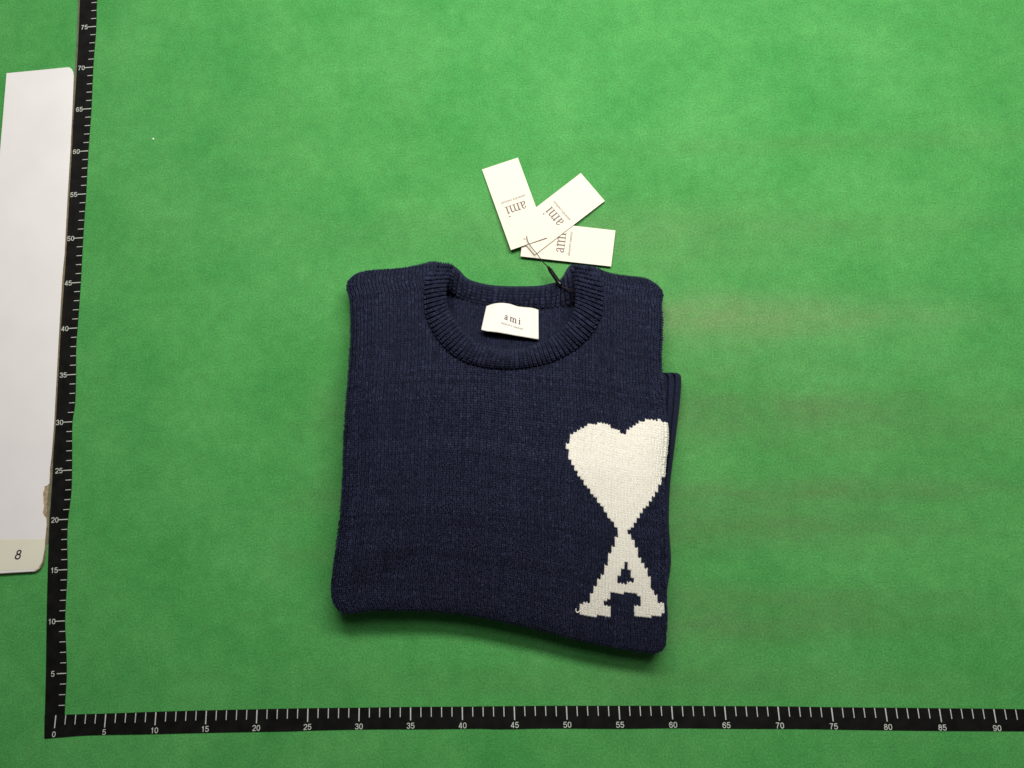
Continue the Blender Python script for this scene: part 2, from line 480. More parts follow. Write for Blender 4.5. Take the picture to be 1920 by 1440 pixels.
def ticks_and_numbers(horizontal):
    root, O = (rul_h, O1) if horizontal else (rul_v, O2)
    z = 0.00097 if horizontal else 0.00047
    TV, TF = [], []
    edge = np.array(H_TOP if horizontal else V_R)
    for i in range(0 if horizontal else 2, 96 if horizontal else 81):
        major = i % 5 == 0
        if horizontal:
            w = np.array([i*0.01, 0.0, 0])
        else:
            w = np.array([ox - math.sin(oth)*i*0.01, oy + math.cos(oth)*i*0.01, 0])
        # photo pixel of this mark along the edge of the strip
        d = (w - CAM_LOC) @ ROT
        px, py = 960 + F_PX*d[0]/-d[2], 720 - F_PX*d[1]/-d[2]
        if horizontal:
            p = np.array([px, np.interp(px, edge[:, 0], edge[:, 1])])
        else:
            p = np.array([np.interp(py, edge[:, 1], edge[:, 0]), py])
        e = at(*p, z)
        lean = (px - 1000)/900*0.055 if horizontal else 0.035
        if horizontal:
            dirv = np.array([lean + 0.02, -1, 0]); L = 0.0125 if major else 0.0092
            hw = 0.00058 if major else 0.00044
            side = np.array([1, 0, 0.])
        else:
            dirv = np.array([-1, -0.035, 0]); L = 0.0098 if major else 0.0064
            hw = 0.00046 if major else 0.00036
            side = np.array([0, 1, 0.])
        L *= 1 + rng.uniform(-.03, .03)
        a, b = e + dirv*0.0003, e + dirv*L
        k = len(TV)
        TV += [a - side*hw, a + side*hw, b + side*hw*.9, b - side*hw*.9]
        TF.append((k, k+3, k+2, k+1) if horizontal else (k, k+1, k+2, k+3))
        if major and (i > 0 or horizontal):
            Vt, Ft = digits(str(i))
            hgt = 0.0054
            if horizontal:
                c = e + dirv*(0.0125 + 0.0046 + (0.0008 if i == 0 else 0)); X = np.array([1, 0.01 - (px-1000)/900*0.02, 0]); Y = np.array([-lean*.6, 1, 0])
            else:
                half = (np.ptp(Vt[:, 0])/2)*hgt
                c = e + dirv*(0.0098 + half + (0.0024 if i == 5 else 0.0001)); X = np.array([1, 0.02, 0]); Y = np.array([-0.03, 1, 0])
            P = c + Vt[:, :1]*hgt*X + Vt[:, 1:2]*hgt*Y
            P[:, 2] = z + Vt[:, 2]
            mesh("numeral", P, Ft, PRINT, root, smooth=False, origin=O)
    o = mesh("tick_marks", np.array(TV), TF, PRINT, root, smooth=False, origin=O)


ticks_and_numbers(True)
ticks_and_numbers(False)

# ------------------------------------------------------------------ white board with the number
zt = 0.0042
paper_px = [(12,137),(70,131.5),(122,126.3),(129,125.8),(134,129),(137,135),(138,142),(135.4,206),(131.5,283),(125.5,383),(120.5,480),(116.7,513),(110.5,620),(105,720),(100.7,800),(95.8,860),
            (93.5,877),(92.6,895),(92.3,907),(88,911),(83.5,912),(82.5,918),(80,926),(81.2,934),(80.6,941),(82,950),(81,957),(79.5,962),(82,967),(85,971),(86.7,976),(86.8,985),(84.5,1008),(83,1030),(78.5,1054),(71.5,1066),(63,1071.5),(33,1073),(0,1075),(-62,1078),(-30,640)]
core_px = [(13,138),(128,127),(137,137),(137.6,143),(131.2,283),(120.2,480),(110.2,620),(100.4,800),(95.5,860),(92.2,905),(90,925),(88.5,943),(87.6,960),(87.2,976),(87.4,990),(85.2,1012),(83.8,1032),(79.5,1055),(74.5,1066),(66,1072),(33,1074),(0,1076),(-62,1079),(-29,640)]
OB = at(50, 1070)
board = thing("display_board", "long white cardboard strip at the left edge with a torn side and the number 8", "board", OB)
w1 = at(*np.array(paper_px).T, zt)[:, :2]; w2 = at(*np.array(core_px).T, zt-0.0006)[:, :2]
prism("board_core", w2, 0.0002, zt-0.0006, BOARD, board, OB)
prism("paper_face", w1, zt-0.00055, zt, PAPER, board, OB, None, 0.0002)
tp = [(-60,1013),(0,1011.5),(40,1011),(84,1010.4),(82.6,1030),(78,1053.5),(70.5,1065.2),(66,1068),(30,1069.2),(0,1070.5),(-60,1073)]
prism("number_tape", at(*np.array(tp).T, zt+.0001)[:, :2], zt+.00002, zt+.00012, STICK, board, OB)
Vt, Ft = digits("8", .15, .2)
c = at(34, 1040, zt+.0002)
s = 0.0097
P = c + np.c_[Vt[:, 0]*s*0.98, Vt[:, 1]*s, Vt[:, 2]]
mesh("numeral", P, Ft, PURPLE, board, smooth=False, origin=OB)

# ------------------------------------------------------------------ the folded jumper
OS = at(950, 900)
jumper = thing("folded_jumper", "folded navy knitted jumper with a cream heart and letter A on the front", "jumper", OS)

T_ = [(660,521),(668,514.5),(678,510),(693,506.8),(720,505),(754,502.6),(790,495.8),(811,491.3),(835,493),(960,497),(1081,500.5),(1112,502),(1121,504),(1138,510.5),(1157,515),(1181,518),(1206,521),(1221,527),(1231,534)]
B_ = [(634,1143),(645,1149),(658,1150.3),(680,1147.5),(706,1145.5),(759,1146),(804,1146.5),(857,1151),(901,1157.5),(940,1166),(1016,1183),(1074,1198),(1113,1206.5),(1161,1217),(1199,1221.4),(1220,1224.6),(1232,1224.6),(1242,1220)]
L_ = [(660,521),(653,528),(650,538),(652,551),(656,562),(658,587),(659,630),(658.5,655),(655.5,690),(652,730),(649,780),(647,820),(643,900),(638,976),(629,1037),(621.5,1084),(620,1106),(624,1127),(634,1143)]
R_ = [(1231,534),(1238,541),(1243,549),(1243.3,556),(1240,572),(1241,592),(1240.5,626),(1239,661),(1240.5,696),(1244,742),(1247.5,788),(1249.8,813),(1249,835),(1246,874),(1244.5,905),(1244,940),(1246,985),(1248.5,1023),(1249.5,1073),(1250,1127),(1251,1160),(1249,1190),(1248,1209),(1242,1220)]
NB = 801
Tc, Bc, Lc, Rc = (catmull(q, NB) for q in (T_, B_, L_, R_))
PW, PH = 600.0, 655.0


def ev(curve, t):
    t = np.clip(t, 0, 1)*(NB-1)
    k = np.arange(NB)
    return np.stack([np.interp(t, k, curve[:, 0]), np.interp(t, k, curve[:, 1])], -1)


def body_px(a, b):
    a1, b1 = a[..., None], b[..., None]
    return ((1-b1)*ev(Tc, a) + b1*ev(Bc, a) + (1-a1)*ev(Lc, b) + a1*ev(Rc, b)
            - (1-a1)*(1-b1)*Tc[0] - a1*(1-b1)*Tc[-1] - (1-a1)*b1*Bc[0] - a1*b1*Bc[-1])


def rnd(d, R):
    q = np.clip(1 - d/R, 0, 1)
    return np.sqrt(np.maximum(1 - q*q, 0))


def zmid(a, b):
    # a soft belly: rises from the shoulders, fullest above the middle, falls to the bottom fold
    t = np.clip(b, 0, 1)
    return .031 + .175*t*(1-t)**1.35*.82 + .010*t**1.5 - .006*a


def bumps(px, py):
    z = np.zeros_like(px)
    # soft dents and swells of the cloth: centre, direction, long / short radius, height
    for cx, cy, ang, l, w, h in [(900, 800, 4, 190, 26, -.0012), (930, 745, 8, 150, 22, .0008), (690, 1045, -22, 75, 20, .0022), (720, 1075, -25, 80, 16, -.0016),
                                 (1010, 905, -12, 120, 22, .0007), (800, 900, 70, 150, 25, -.0009), (1120, 760, 8, 90, 16, -.0009), (720, 640, 75, 90, 20, .0008),
                                 (1180, 640, 80, 80, 15, .0009), (700, 960, 85, 100, 14, -.0008), (850, 1080, -8, 140, 22, -.0009), (1210, 560, 20, 35, 10, -.0010),
                                 (700, 545, 10, 60, 12, -.0008), (960, 1010, 10, 120, 30, .0006), (745, 800, 88, 160, 12, .0007)]:
        t = math.radians(ang); dx, dy = px-cx, py-cy
        u, v = dx*math.cos(t)+dy*math.sin(t), -dx*math.sin(t)+dy*math.cos(t)
        z = z + h*np.exp(-.5*((u/l)**2 + (v/w)**2))
    return z


def body_z(a, b, p):
    zc = zmid(a, b)
    ze = zc*np.interp(b, [0, .4, 1], [.54, .62, .66])
    return ze + (zc-ze)*rnd(a*PW, 72)*rnd((1-a)*PW, 50)*rnd(b*PH, 52)*rnd((1-b)*PH, 165) + bumps(p[..., 0], p[..., 1])


def body(a, b):
    p = body_px(a, b)
    return p, at(p[..., 0], p[..., 1], body_z(a, b, p))


# collar outlines (photo px): outer seam and inner opening
C_OUT = [(806,493),(800,508),(794.5,526),(793,545),(793.5,566),(796,590),(807,618),(822,641),(840,660),(863,676),(897,687),(930,691.5),(967,692),(1001,687.5),(1030,681),(1057,669.5),(1082,655),(1103,637),(1121,614),(1131,589),(1134,562),(1132.5,540),(1130,520),(1124,505)]
C_IN = [(847,497.5),(842.5,514),(836.5,535),(835,554),(838,576),(847,595),(859,614),(876,631),(897,645),(922,654),(947,657),(978,655),(1005,647.5),(1030,637),(1051,622),(1067.5,604),(1078,581),(1081,556),(1080,531),(1078,514),(1073,499)]
NRIB, SUB = 66, 10
NS = NRIB*SUB + 1
co, ci = catmull(C_OUT, NS), catmull(C_IN, NS)
# pair the two outlines so that ribs run square to the band
midl = co*.6 + ci*.4
hole = np.r_[midl, [(1085, 470), (840, 470)]]

# --- base cloth of the front
na, nb = 241, 261
aa, bb = np.meshgrid(np.linspace(0, 1, na), np.linspace(0, 1, nb))
p, X3 = body(aa, bb)
fc = (p[:-1, :-1]+p[1:, 1:])/2
keep = ~inside(fc[..., 0], fc[..., 1], hole)
X3 = X3 - np.array([0, 0, .0006])
faces = grid_faces(nb, na, keep)
# rolled-under sides
ring = [(0, j) for j in range(na)] + [(i, na-1) for i in range(1, nb)] + [(nb-1, j) for j in range(na-2, -1, -1)] + [(i, 0) for i in range(nb-2, 0, -1)]
ri = np.array(ring)
bp_ = p[ri[:, 0], ri[:, 1]]; bz = X3[ri[:, 0], ri[:, 1], 2]
tan_ = np.roll(bp_, -1, 0) - np.roll(bp_, 1, 0); tan_ /= np.linalg.norm(tan_, axis=1)[:, None]
nin = np.stack([-tan_[:, 1], tan_[:, 0]], 1)
cen = np.array([945, 850.])
if ((cen-bp_)*nin).sum() < 0: nin = -nin
bfrac = (ri[:, 0]/(nb-1)); isb = ri[:, 0] == nb-1
afrac = ri[:, 1]/(na-1)
ins = np.where(isb, 30 + 58*np.exp(-((afrac-.22)/.28)**2), 22.0)
ker = np.ones(41)/41
ins = np.convolve(np.r_[ins[-20:], ins, ins[:20]], ker, 'valid')
n0 = na*nb
VV = [X3.reshape(-1, 3)]; FF = [faces]
prev = ri[:, 0]*na + ri[:, 1]
m = len(ri)
skip_top = inside(bp_[:, 0], bp_[:, 1], np.r_[midl, [(1085, 470), (840, 470)]])
for kk, ph in enumerate(np.linspace(0, np.pi/2, 9)[1:]):
    q = bp_ + nin*(ins*(1-np.cos(ph)))[:, None]
    zz = bz*(1-np.sin(ph)) + 0.0004
    VV.append(at(q[:, 0], q[:, 1], zz))
    cur = n0 + kk*m + np.arange(m)
    fq = np.stack([prev, np.roll(prev, -1), np.roll(cur, -1), cur], 1)
    FF.append(fq[~(skip_top | np.roll(skip_top, -1))])
    prev = cur
VV = np.concatenate(VV); FF = np.concatenate(FF)
front = mesh("front_panel", VV, FF, NAVY, jumper, origin=OS, attr={"heather_shade": np.full(len(VV), .0)})  # darkest yarn tone, painting shade into the gaps between loops

# --- knitted stitches: a V of two yarn legs for every loop
HEART = [(1064,833),(1067,820),(1078,810),(1090,802),(1105.7,796.5),(1122.5,794.5),(1138,796.5),(1148,802),(1159,808.5),(1167,812),(1169,820),(1172,812),(1185,803),(1197,794),(1209.6,789.5),(1223,787.5),(1237,788),(1245,794),(1256,805),(1256,860),(1246,884),(1236,911),(1226.4,928),(1215.7,945),(1202,962),(1191.3,978.6),(1182,992),(1178,995),
         (1161.5,1000),(1160.5,996),(1147,977),(1131.7,954),(1118,935.8),(1105.7,919),(1093.5,902),(1081,885.4),(1070,866),(1063.5,852)]
LETTER = [(1161.5,994),(1178.5,994),(1179,1004),(1182,1005),(1187.7,1016),(1193.5,1030.5),(1199.4,1046.8),(1206.6,1057),(1213,1074.7),(1219,1089),(1221,1105),(1225.6,1105),(1227.5,1115.6),(1232.5,1115.6),(1233,1132.5),(1246,1130),(1247.5,1140),(1244,1151),(1233.8,1153.5),(1218,1155.6),(1190.5,1155.6),(1190.3,1136),(1204.4,1136),(1203.8,1122.5),(1198.4,1122.5),(1197.5,1110.8),
          (1144.6,1111.8),(1141,1124),(1134.7,1125),(1133,1135.8),(1145,1136.5),(1141.5,1155.6),(1122,1155),(1105,1153.3),(1089,1151),(1083,1149.5),(1088.8,1143.5),(1090.3,1131.5),(1103.7,1131.5),(1105.2,1119.8),(1113.2,1106.7),(1121.2,1091.3),(1128.5,1079),(1135.3,1062),(1141,1047.6),(1146,1029.6),(1152,1018.8),(1157,1005)]
COUNTER = [(1168.6,1054),(1174.6,1054),(1175,1066.6),(1180.4,1067.5),(1181.3,1082),(1186.5,1082),(1187,1094),(1157.5,1094),(1157.9,1081.5),(1163.3,1081.5),(1164.2,1067.5),(1168.7,1067)]

NROW = 149
# wales lie wider apart towards the left side
_t = np.linspace(0, 1, 2001)
_cum = np.r_[0, np.cumsum(.5*(PW/(7.1-1.2*_t[1:]) + PW/(7.1-1.2*_t[:-1])))*(_t[1]-_t[0])]
NCOL = int(round(_cum[-1]))
SIDES = 4
legt = np.array([0, .22, .5, .8, 1.0])
legr = np.array([.75, .95, 1.0, .95, .55])


def stitches(C, du, dv, nrm, heat, wfac=1.0, lift=1.0, jit=.06, reach=1.0):
    """C (n,3) cell centres, du, dv cell vectors, nrm normals -> verts, faces, heather"""
    n = len(C)
    ld = np.linalg.norm(du, axis=1); ldv = np.linalg.norm(dv, axis=1)
    VV, HH = [], []
    for sgn in (-1, 1):
        j = rng.normal(0, jit, (n, 4))
        xs = sgn*np.interp(legt, [0, .5, 1], [.27, .22, .11])
        ys = np.interp(legt, [0, 1], [-.82*reach, .62*reach])
        hs = np.interp(legt, [0, .3, .7, 1], [-.12, .12, .24, .02])*lift
        cen = (C[:, None] + du[:, None]*(xs[None, :, None] + j[:, None, :1]) + dv[:, None]*(ys[None, :, None] + j[:, None, 1:2])
               + nrm[:, None]*(hs[None, :]*ld[:, None]*(1+j[:, 2:3]*3))[..., None])
        r = legr[None, :]*ld[:, None]*.20*np.broadcast_to(np.asarray(wfac, float).reshape(-1, 1), (n, 1))*(1 + j[:, 3:4])
        al = (np.arange(SIDES)/SIDES*2*np.pi)
        ux = du/ld[:, None]
        ring = (np.cos(al)[None, None, :, None]*ux[:, None, None, :] + np.sin(al)[None, None, :, None]*nrm[:, None, None, :]*.9)*r[:, :, None, None]
        VV.append((cen[:, :, None, :] + ring).reshape(n, -1, 3))
        h = np.clip(heat + rng.normal(0, .11, n), 0, 1)
        HH.append(np.repeat(h[:, None], len(legt)*SIDES, 1))
    V = np.stack(VV, 1).reshape(-1, 3); H = np.stack(HH, 1).reshape(-1)
    k = len(legt)
    one = []
    for i in range(k-1):
        for s_ in range(SIDES):
            one.append((i*SIDES+s_, i*SIDES+(s_+1) % SIDES, (i+1)*SIDES+(s_+1) % SIDES, (i+1)*SIDES+s_))
    one = np.array(one)
    Fq = (one[None] + (np.arange(2*n)*k*SIDES)[:, None, None]).reshape(-1, 4)
    return V, Fq, H


ca, cb = np.meshgrid(np.interp((np.arange(NCOL)+.5)/NCOL*_cum[-1], _cum, _t), (np.arange(NROW)+.5)/NROW)
# rows wander a little like real loops
cb = cb + .0011*np.sin(ca*19+cb*7) + .0008*np.sin(ca*43)
ca = ca + .0009*np.sin(cb*23+ca*5)
ca, cb = np.clip(ca, .001, .999), np.clip(cb, .001, .999)
sp, SX = body(ca, cb)
e = 1e-3
_, xa = body(np.clip(ca+e, 0, 1), cb); _, xa0 = body(np.clip(ca-e, 0, 1), cb)
_, xb = body(ca, np.clip(cb+e, 0, 1)); _, xb0 = body(ca, np.clip(cb-e, 0, 1))
dadi = np.gradient(ca, axis=1)[..., None]
span = lambda v: np.clip(v+e, 0, 1)-np.clip(v-e, 0, 1)
du = (xa-xa0)/span(ca)[..., None]*dadi; dv = (xb-xb0)/span(cb)[..., None]/NROW
nr = np.cross(dv, du); nr /= np.linalg.norm(nr, axis=-1)[..., None]
if nr[NROW//2, NCOL//2, 2] < 0: nr = -nr
# keep cells a fair size on the steep rims
out = inside(sp[..., 0], sp[..., 1], hole)
isH = inside(sp[..., 0], sp[..., 1], HEART)
isA = inside(sp[..., 0], sp[..., 1], LETTER) & ~inside(sp[..., 0], sp[..., 1], COUNTER) & ~isH
# wales stand apart at the lower left, the wool lies felted and closed in the upper middle
wfield = .96 + .22*np.exp(-((ca-.52)/.3)**2 - ((cb-.42)/.2)**2) - .08*np.exp(-((ca-.18)/.2)**2 - ((cb-.7)/.25)**2)
for _ in range(26):
    wfield = wfield + rng.normal(0, .07)*np.exp(-((ca-rng.random())/rng.uniform(.05, .2))**2 - ((cb-rng.random())/rng.uniform(.02, .08))**2)
wfield *= 1 - .38*np.exp(-(ca/.012)**2) - .38*np.exp(-((1-ca)/.012)**2) - .3*np.exp(-(cb/.01)**2) - .3*np.exp(-((1-cb)/.01)**2)
# smooth streaky heather: marl along each row plus single bright loops
heat = .36 + .10*rng.standard_normal((NROW, NCOL)) + .07*rng.standard_normal((NROW, 1)) + .05*rng.standard_normal((1, NCOL))
heat += (rng.random((NROW, NCOL)) < .035)*.45
for nm, msk, mt in (("knit_loops", ~isH & ~isA & ~out, NAVY), ("heart_motif", isH & ~out, CREAM), ("letter_motif", isA & ~out, CREAM)):
    white = nm != "knit_loops"
    V, Fq, H = stitches(SX[msk], du[msk], dv[msk], nr[msk], heat[msk] if not white else np.clip(heat[msk]+.2, 0, 1), 1.5 if white else wfield[msk], .40 if white else 1.1, .035 if white else .06, 1.2 if white else 1.0)
    if white:                                  # the cloth itself is cream there
        c_, a_, b_, n_ = SX[msk], du[msk]*.5, dv[msk]*.5, nr[msk]*.00042
        qv = np.stack([c_-a_-b_+n_, c_+a_-b_+n_, c_+a_+b_+n_, c_-a_+b_+n_], 1).reshape(-1, 3)
        Fq = np.r_[Fq, np.arange(len(qv)).reshape(-1, 4)[:, ::-1] + len(V)]
        V = np.r_[V, qv]; H = np.r_[H, np.full(len(qv), .35)]
    o = mesh(nm, V, Fq, mt, jumper, origin=OS, attr={"heather_shade": H})
    if white:
        o['label'] = "cream knitted heart" if nm == "heart_motif" else "cream knitted letter A under the heart"
    else:
        o['kind'] = 'stuff'

# --- a pulled loop of cream yarn at the foot of the letter
lp = np.array([(1080.2, 1141.0, 0), (1079.8, 1145, 6), (1082.5, 1148.6, 9), (1085.5, 1146.6, 7), (1088.5, 1145, 2)], float)
lq = catmull(lp, 24)
ab = [np.unravel_index(np.argmin(((sp - k[:2])**2).sum(-1)), ca.shape) for k in lq]
lz = np.array([SX[i][2] for i in ab]); lz = np.convolve(np.r_[lz[:1].repeat(4), lz, lz[-1:].repeat(4)], np.ones(9)/9, 'valid')
tube("yarn_loop", at(lq[:, 0], lq[:, 1], lz + .0008 + lq[:, 2]*.00008), .00055, CREAM, jumper, OS, 6)

# --- ribbed front collar
flat = p.reshape(-1, 2); flz = X3.reshape(-1, 3)[:, 2]


def cloth_z(q):
    return np.array([flz[np.argmin(((flat-k)**2).sum(1))] for k in q])


away = co + (co-ci)/np.linalg.norm(co-ci, axis=1)[:, None]*6
zb = cloth_z(away)
zb = np.convolve(np.r_[np.full(30, zb[0]), zb, np.full(30, zb[-1])], np.ones(61)/61, 'valid')
Ls = np.linspace(0, 1, NS)
Lmid = np.linalg.norm(np.diff(midl, axis=0), axis=1).sum()
endd = np.minimum(Ls, 1-Ls)*Lmid
rowt = np.array([-.05, 0, .06, .14, .24, .35, .46, .57, .68, .78, .87, .94, .99, 1.0, .97, .90, .80])
rowh = np.array([-.0035, -.0008, .0018, .0034, .0046, .0054, .0058, .0058, .0053, .0044, .0030, .0012, -.0012, -.0045, -.008, -.012, -.016])
ribp = np.abs(np.sin(np.pi*NRIB*Ls))**.55
ribv = np.repeat(rng.normal(1, .12, NRIB), SUB); ribv = np.r_[ribv, ribv[-1]]
fold = .55 + .45*rnd(endd, 42)
rows, hrow = [], []
for t, h in zip(rowt, rowh):
    amp = .0017*np.interp(t, [-.05, .06, .2, .95, 1.0], [.1, .6, 1, 1, .8]) if h > -.004 else .0006
    q = co*(1-t) + ci*t
    # ribs sway
    sway = .9*np.sin(Ls*37+t*3)
    tg = np.gradient(q, axis=0); tg /= np.linalg.norm(tg, axis=1)[:, None]
    q = q + tg*sway[:, None]
    z = (zb + h)*fold + (ribp-.6)*amp*ribv
    z = np.maximum(z, .0065)
    rows.append(at(q[:, 0], q[:, 1], z))
    hrow.append(np.clip(.20 + .22*ribp + rng.normal(0, .05, NS), 0, 1))  # yarn mix with groove shade painted in, darker between the ribs
G = np.array(rows)
V = G.reshape(-1, 3); Fq = grid_faces(len(rowt), NS)
# close both ends over the shoulder folds
ext, hx = [], []
for end in (0, -1):
    base = G[:, end]
    idx0 = len(V)
    for kk, (dy, dz) in enumerate([(-1.5, .8), (0, .55), (5, .25), (10, .08)]):
        add = base.copy()
        q = (co*(1-rowt[:, None, None]) + ci*rowt[:, None, None])[:, end] if False else np.array([co[end]*(1-t)+ci[end]*t for t in rowt])
        zz = np.maximum(base[:, 2]*dz, .001)
        V = np.r_[V, at(q[:, 0], q[:, 1]+dy, zz)]
    nrw = len(rowt)
    prev = np.arange(nrw)*NS + (0 if end == 0 else NS-1)
    for kk in range(4):
        cur = idx0 + kk*nrw + np.arange(nrw)
        Fq = np.r_[Fq, np.stack([prev[:-1], prev[1:], cur[1:], cur[:-1]], 1)]
        prev = cur
Hc = np.r_[np.concatenate(hrow), np.full(len(V)-G.size//3, .3)]
mesh("front_collar", V, Fq, NAVY, jumper, origin=OS, attr={"heather_shade": Hc})


def rib_loops(name, G, i0, i1, nrib, nrow, sub, fill=.80, fat=1.35):
    """knit loops riding on every rib of a collar band"""
    ii = np.linspace(i0, i1, nrow*4+1)
    k0 = np.floor(ii).astype(int).clip(0, len(G)-2); fr = (ii-k0)[:, None, None]
    D = G[k0]*(1-fr) + G[k0+1]*fr                      # rows resampled
    L = np.r_[0, np.cumsum(np.linalg.norm(np.diff(D[:, D.shape[1]//2], axis=0), axis=1))]
    tl = (np.arange(nrow)+.5)/nrow*L[-1]
    ix = np.interp(tl, L, np.arange(len(L)))
    def row(x):
        x = np.clip(x, 0, len(D)-1.001); k = np.floor(x).astype(int); f_ = (x-k)[:, None, None]
        return D[k]*(1-f_) + D[k+1]*f_
    dd = .5*np.gradient(ix)
    cols = np.arange(nrib)*sub + sub//2
    C = row(ix)[:, cols]; DV = (row(ix+dd) - row(ix-dd))[:, cols]
    DU = (row(ix)[:, np.minimum(cols+sub//2, G.shape[1]-1)] - row(ix)[:, cols-sub//2])*fill
    Nn = np.cross(DV, DU); Nn /= np.linalg.norm(Nn, axis=-1)[..., None]
    Nn *= np.sign(Nn[..., 2:3])
    h = .30 + .12*rng.standard_normal(C.shape[:2]) + .08*rng.standard_normal((1, nrib))
    V, Fq, H = stitches(C.reshape(-1, 3), DU.reshape(-1, 3), DV.reshape(-1, 3), Nn.reshape(-1, 3), h.ravel(), fat, 1.2, .04)
    o = mesh(name, V, Fq, NAVY, jumper, origin=OS, attr={"heather_shade": H}); o['kind'] = 'stuff'


rib_loops("collar_loops", G, 2, 13, NRIB, 12, SUB)
# --- back collar seen through the neck
B_TOP = [(838,497),(846,499),(857,506.5),(866,514),(874,522),(884,528),(905,534),(930,537.5),(967,539),(1009,538),(1030,535),(1046,530),(1055,521),(1062,511),(1070,502),(1078,499)]
B_LOW = [(830,538),(838,543),(846,551),(854,558),(863,563.5),(874,567),(905,574.5),(935,577),(967,578.5),(1009,581),(1030,581),(1051,580),(1066,577),(1078,573),(1090,568)]
NR2 = 27; NS2 = NR2*10 + 1
bt, bl = catmull(B_TOP, NS2), catmull(B_LOW, NS2)
s2 = np.linspace(0, 1, NS2)
rib2 = np.abs(np.sin(np.pi*NR2*s2))**.55
rise = np.interp(s2, [0, .035, .08, .18, .30, .75, .85, .92, .965, 1], [.001, .009, .012, .005, 0, 0, .005, .011, .009, .001])
tt = np.array([-.06, -.04, 0, .05, .12, .22, .34, .46, .58, .70, .82, .91, .97, 1.0, 1.02])
hh = np.array([.001, .004, .0075, .0100, .0118, .0128, .0132, .0132, .0130, .0126, .0118, .0106, .0090, .0070, .0040])
rows, hrow = [], []
for t, h in zip(tt, hh):
    q = bt*(1-t) + bl*t
    z = h + rise*(1-max(t, 0))*min(1, h/.0075) + (rib2-.6)*.0026*(1 if 0 < t < .97 else .4)
    q = q + np.stack([1.0*np.sin(s2*31+t*4), 0*s2], 1)
    rows.append(at(q[:, 0], q[:, 1], np.maximum(z, .0008)))
    hrow.append(np.clip(.18 + .2*rib2 + rng.normal(0, .05, NS2), 0, 1))  # back rib grooves toned darker too, as painted shade
G2 = np.array(rows)
rib_loops("collar_loops", G2, 3, 12.5, NR2, 8, 10, .66, 1.6)
mesh("back_collar", G2.reshape(-1, 3), grid_faces(len(tt), NS2), NAVY, jumper, origin=OS, attr={"heather_shade": np.concatenate(hrow)})

# --- inside of the back, seen through the neck
nu, nv = 46, 27
uu, vv = np.meshgrid(np.linspace(0, 1, nu), np.linspace(0, 1, nv))


def inner(u, v):
    px = 826 + u*266; py = 545 + v*129 + 14*np.sin(np.pi*u)
    z = .0095 + .019*v**1.3 + .0018*np.sin(u*7+v*3) - .006*np.clip((np.abs(u-.5)-.36)/.1, 0, 1)
    return at(px, py, z)


mesh("back_panel", inner(uu, vv).reshape(-1, 3) - [0, 0, .0006], grid_faces(nv, nu), NAVY_IN, jumper, origin=OS, attr={"heather_shade": np.full(nu*nv, .3)})
ui, vi = np.meshgrid((np.arange(52)+.5)/52, (np.arange(27)+.5)/27)
IX = inner(ui, vi); dui = (inner(ui+e, vi)-inner(ui-e, vi))/(2*e)/52; dvi = (inner(ui, vi+e)-inner(ui, vi-e))/(2*e)/27
nri = np.cross(dvi, dui); nri /= np.linalg.norm(nri, axis=-1)[..., None]
if nri[13, 26, 2] < 0: nri = -nri
V, Fq, H = stitches(IX.reshape(-1, 3), dui.reshape(-1, 3), dvi.reshape(-1, 3), nri.reshape(-1, 3), .3+.1*rng.standard_normal(52*27), 1.1, .7)
o = mesh("inner_knit_loops", V, Fq, NAVY_IN, jumper, origin=OS, attr={"heather_shade": H}); o['kind'] = 'stuff'

# --- folded sleeve with ribbed cuff sticking out on the right
E_R = [(1262,698.5),(1271,699.6),(1276,703.5),(1277.5,713),(1275,753),(1270,797),(1265,838),(1260,878),(1257.5,900),(1256,920),(1254.3,961),(1254.3,982),(1257,1023),(1258.3,1052),(1256,1075),(1252.5,1095),(1249,1120),(1240,1150)]
ed = catmull(E_R, 240)
offs = np.array([0, .3, 1.2, 3, 5, 7, 9, 11, 12.3, 13, 13.7, 15, 17, 19, 21, 23, 25, 26, 26.6, 27.3, 28.5, 31, 34, 37, 40, 41, 42, 46, 60, 78])
cuffn = np.clip((905-ed[:, 1])/20, 0, 1)
rows = []
tg = np.gradient(ed, axis=0); tg /= np.linalg.norm(tg, axis=1)[:, None]
for k, d in enumerate(offs):
    groove = np.exp(-((d-13)/1.5)**2) + np.exp(-((d-26.6)/1.5)**2) + np.exp(-((d-41)/1.5)**2)
    z = .0110 + .0115*rnd(np.full(len(ed), float(d)), 9) - .0055*groove*(.25+.75*cuffn)
    topd = np.maximum(ed[:, 1]-698, 0)
    z = np.minimum(z, .0115 + .014*rnd(topd + 1.0, 14))
    q = np.stack([ed[:, 0]-d*np.interp(ed[:, 1], [698, 880], [1, .82]), np.maximum(ed[:, 1], 698.0 - min(d, 20)*.05)], 1)
    rows.append(at(q[:, 0], q[:, 1], z))
# side and bottom of the slab
for dz in (.65, .3, .03):
    q = ed + np.array([-1, 0])*(1-dz)*7
    rows.insert(0, at(q[:, 0], q[:, 1], .0110*dz))
G3 = np.array(rows)
# top end wall
topw = G3[:, 0].copy(); topw[:, 2] = .0006; topw[:, 1] -= .002
G3 = np.concatenate([topw[:, None], G3], 1)
nr3, nc3 = G3.shape[:2]
split = 1 + int(np.argmin(np.abs(ed[:, 1]-892)))
for nm, sl in (("sleeve_cuff", slice(0, split+1)), ("sleeve", slice(split, nc3))):
    g = G3[:, sl]
    h3 = np.clip(.2 + rng.normal(0, .08, g.shape[:2]), 0, 1)
    mesh(nm, g.reshape(-1, 3), grid_faces(g.shape[0], g.shape[1])[:, ::-1], NAVY, jumper, origin=OS, attr={"heather_shade": h3.ravel()})

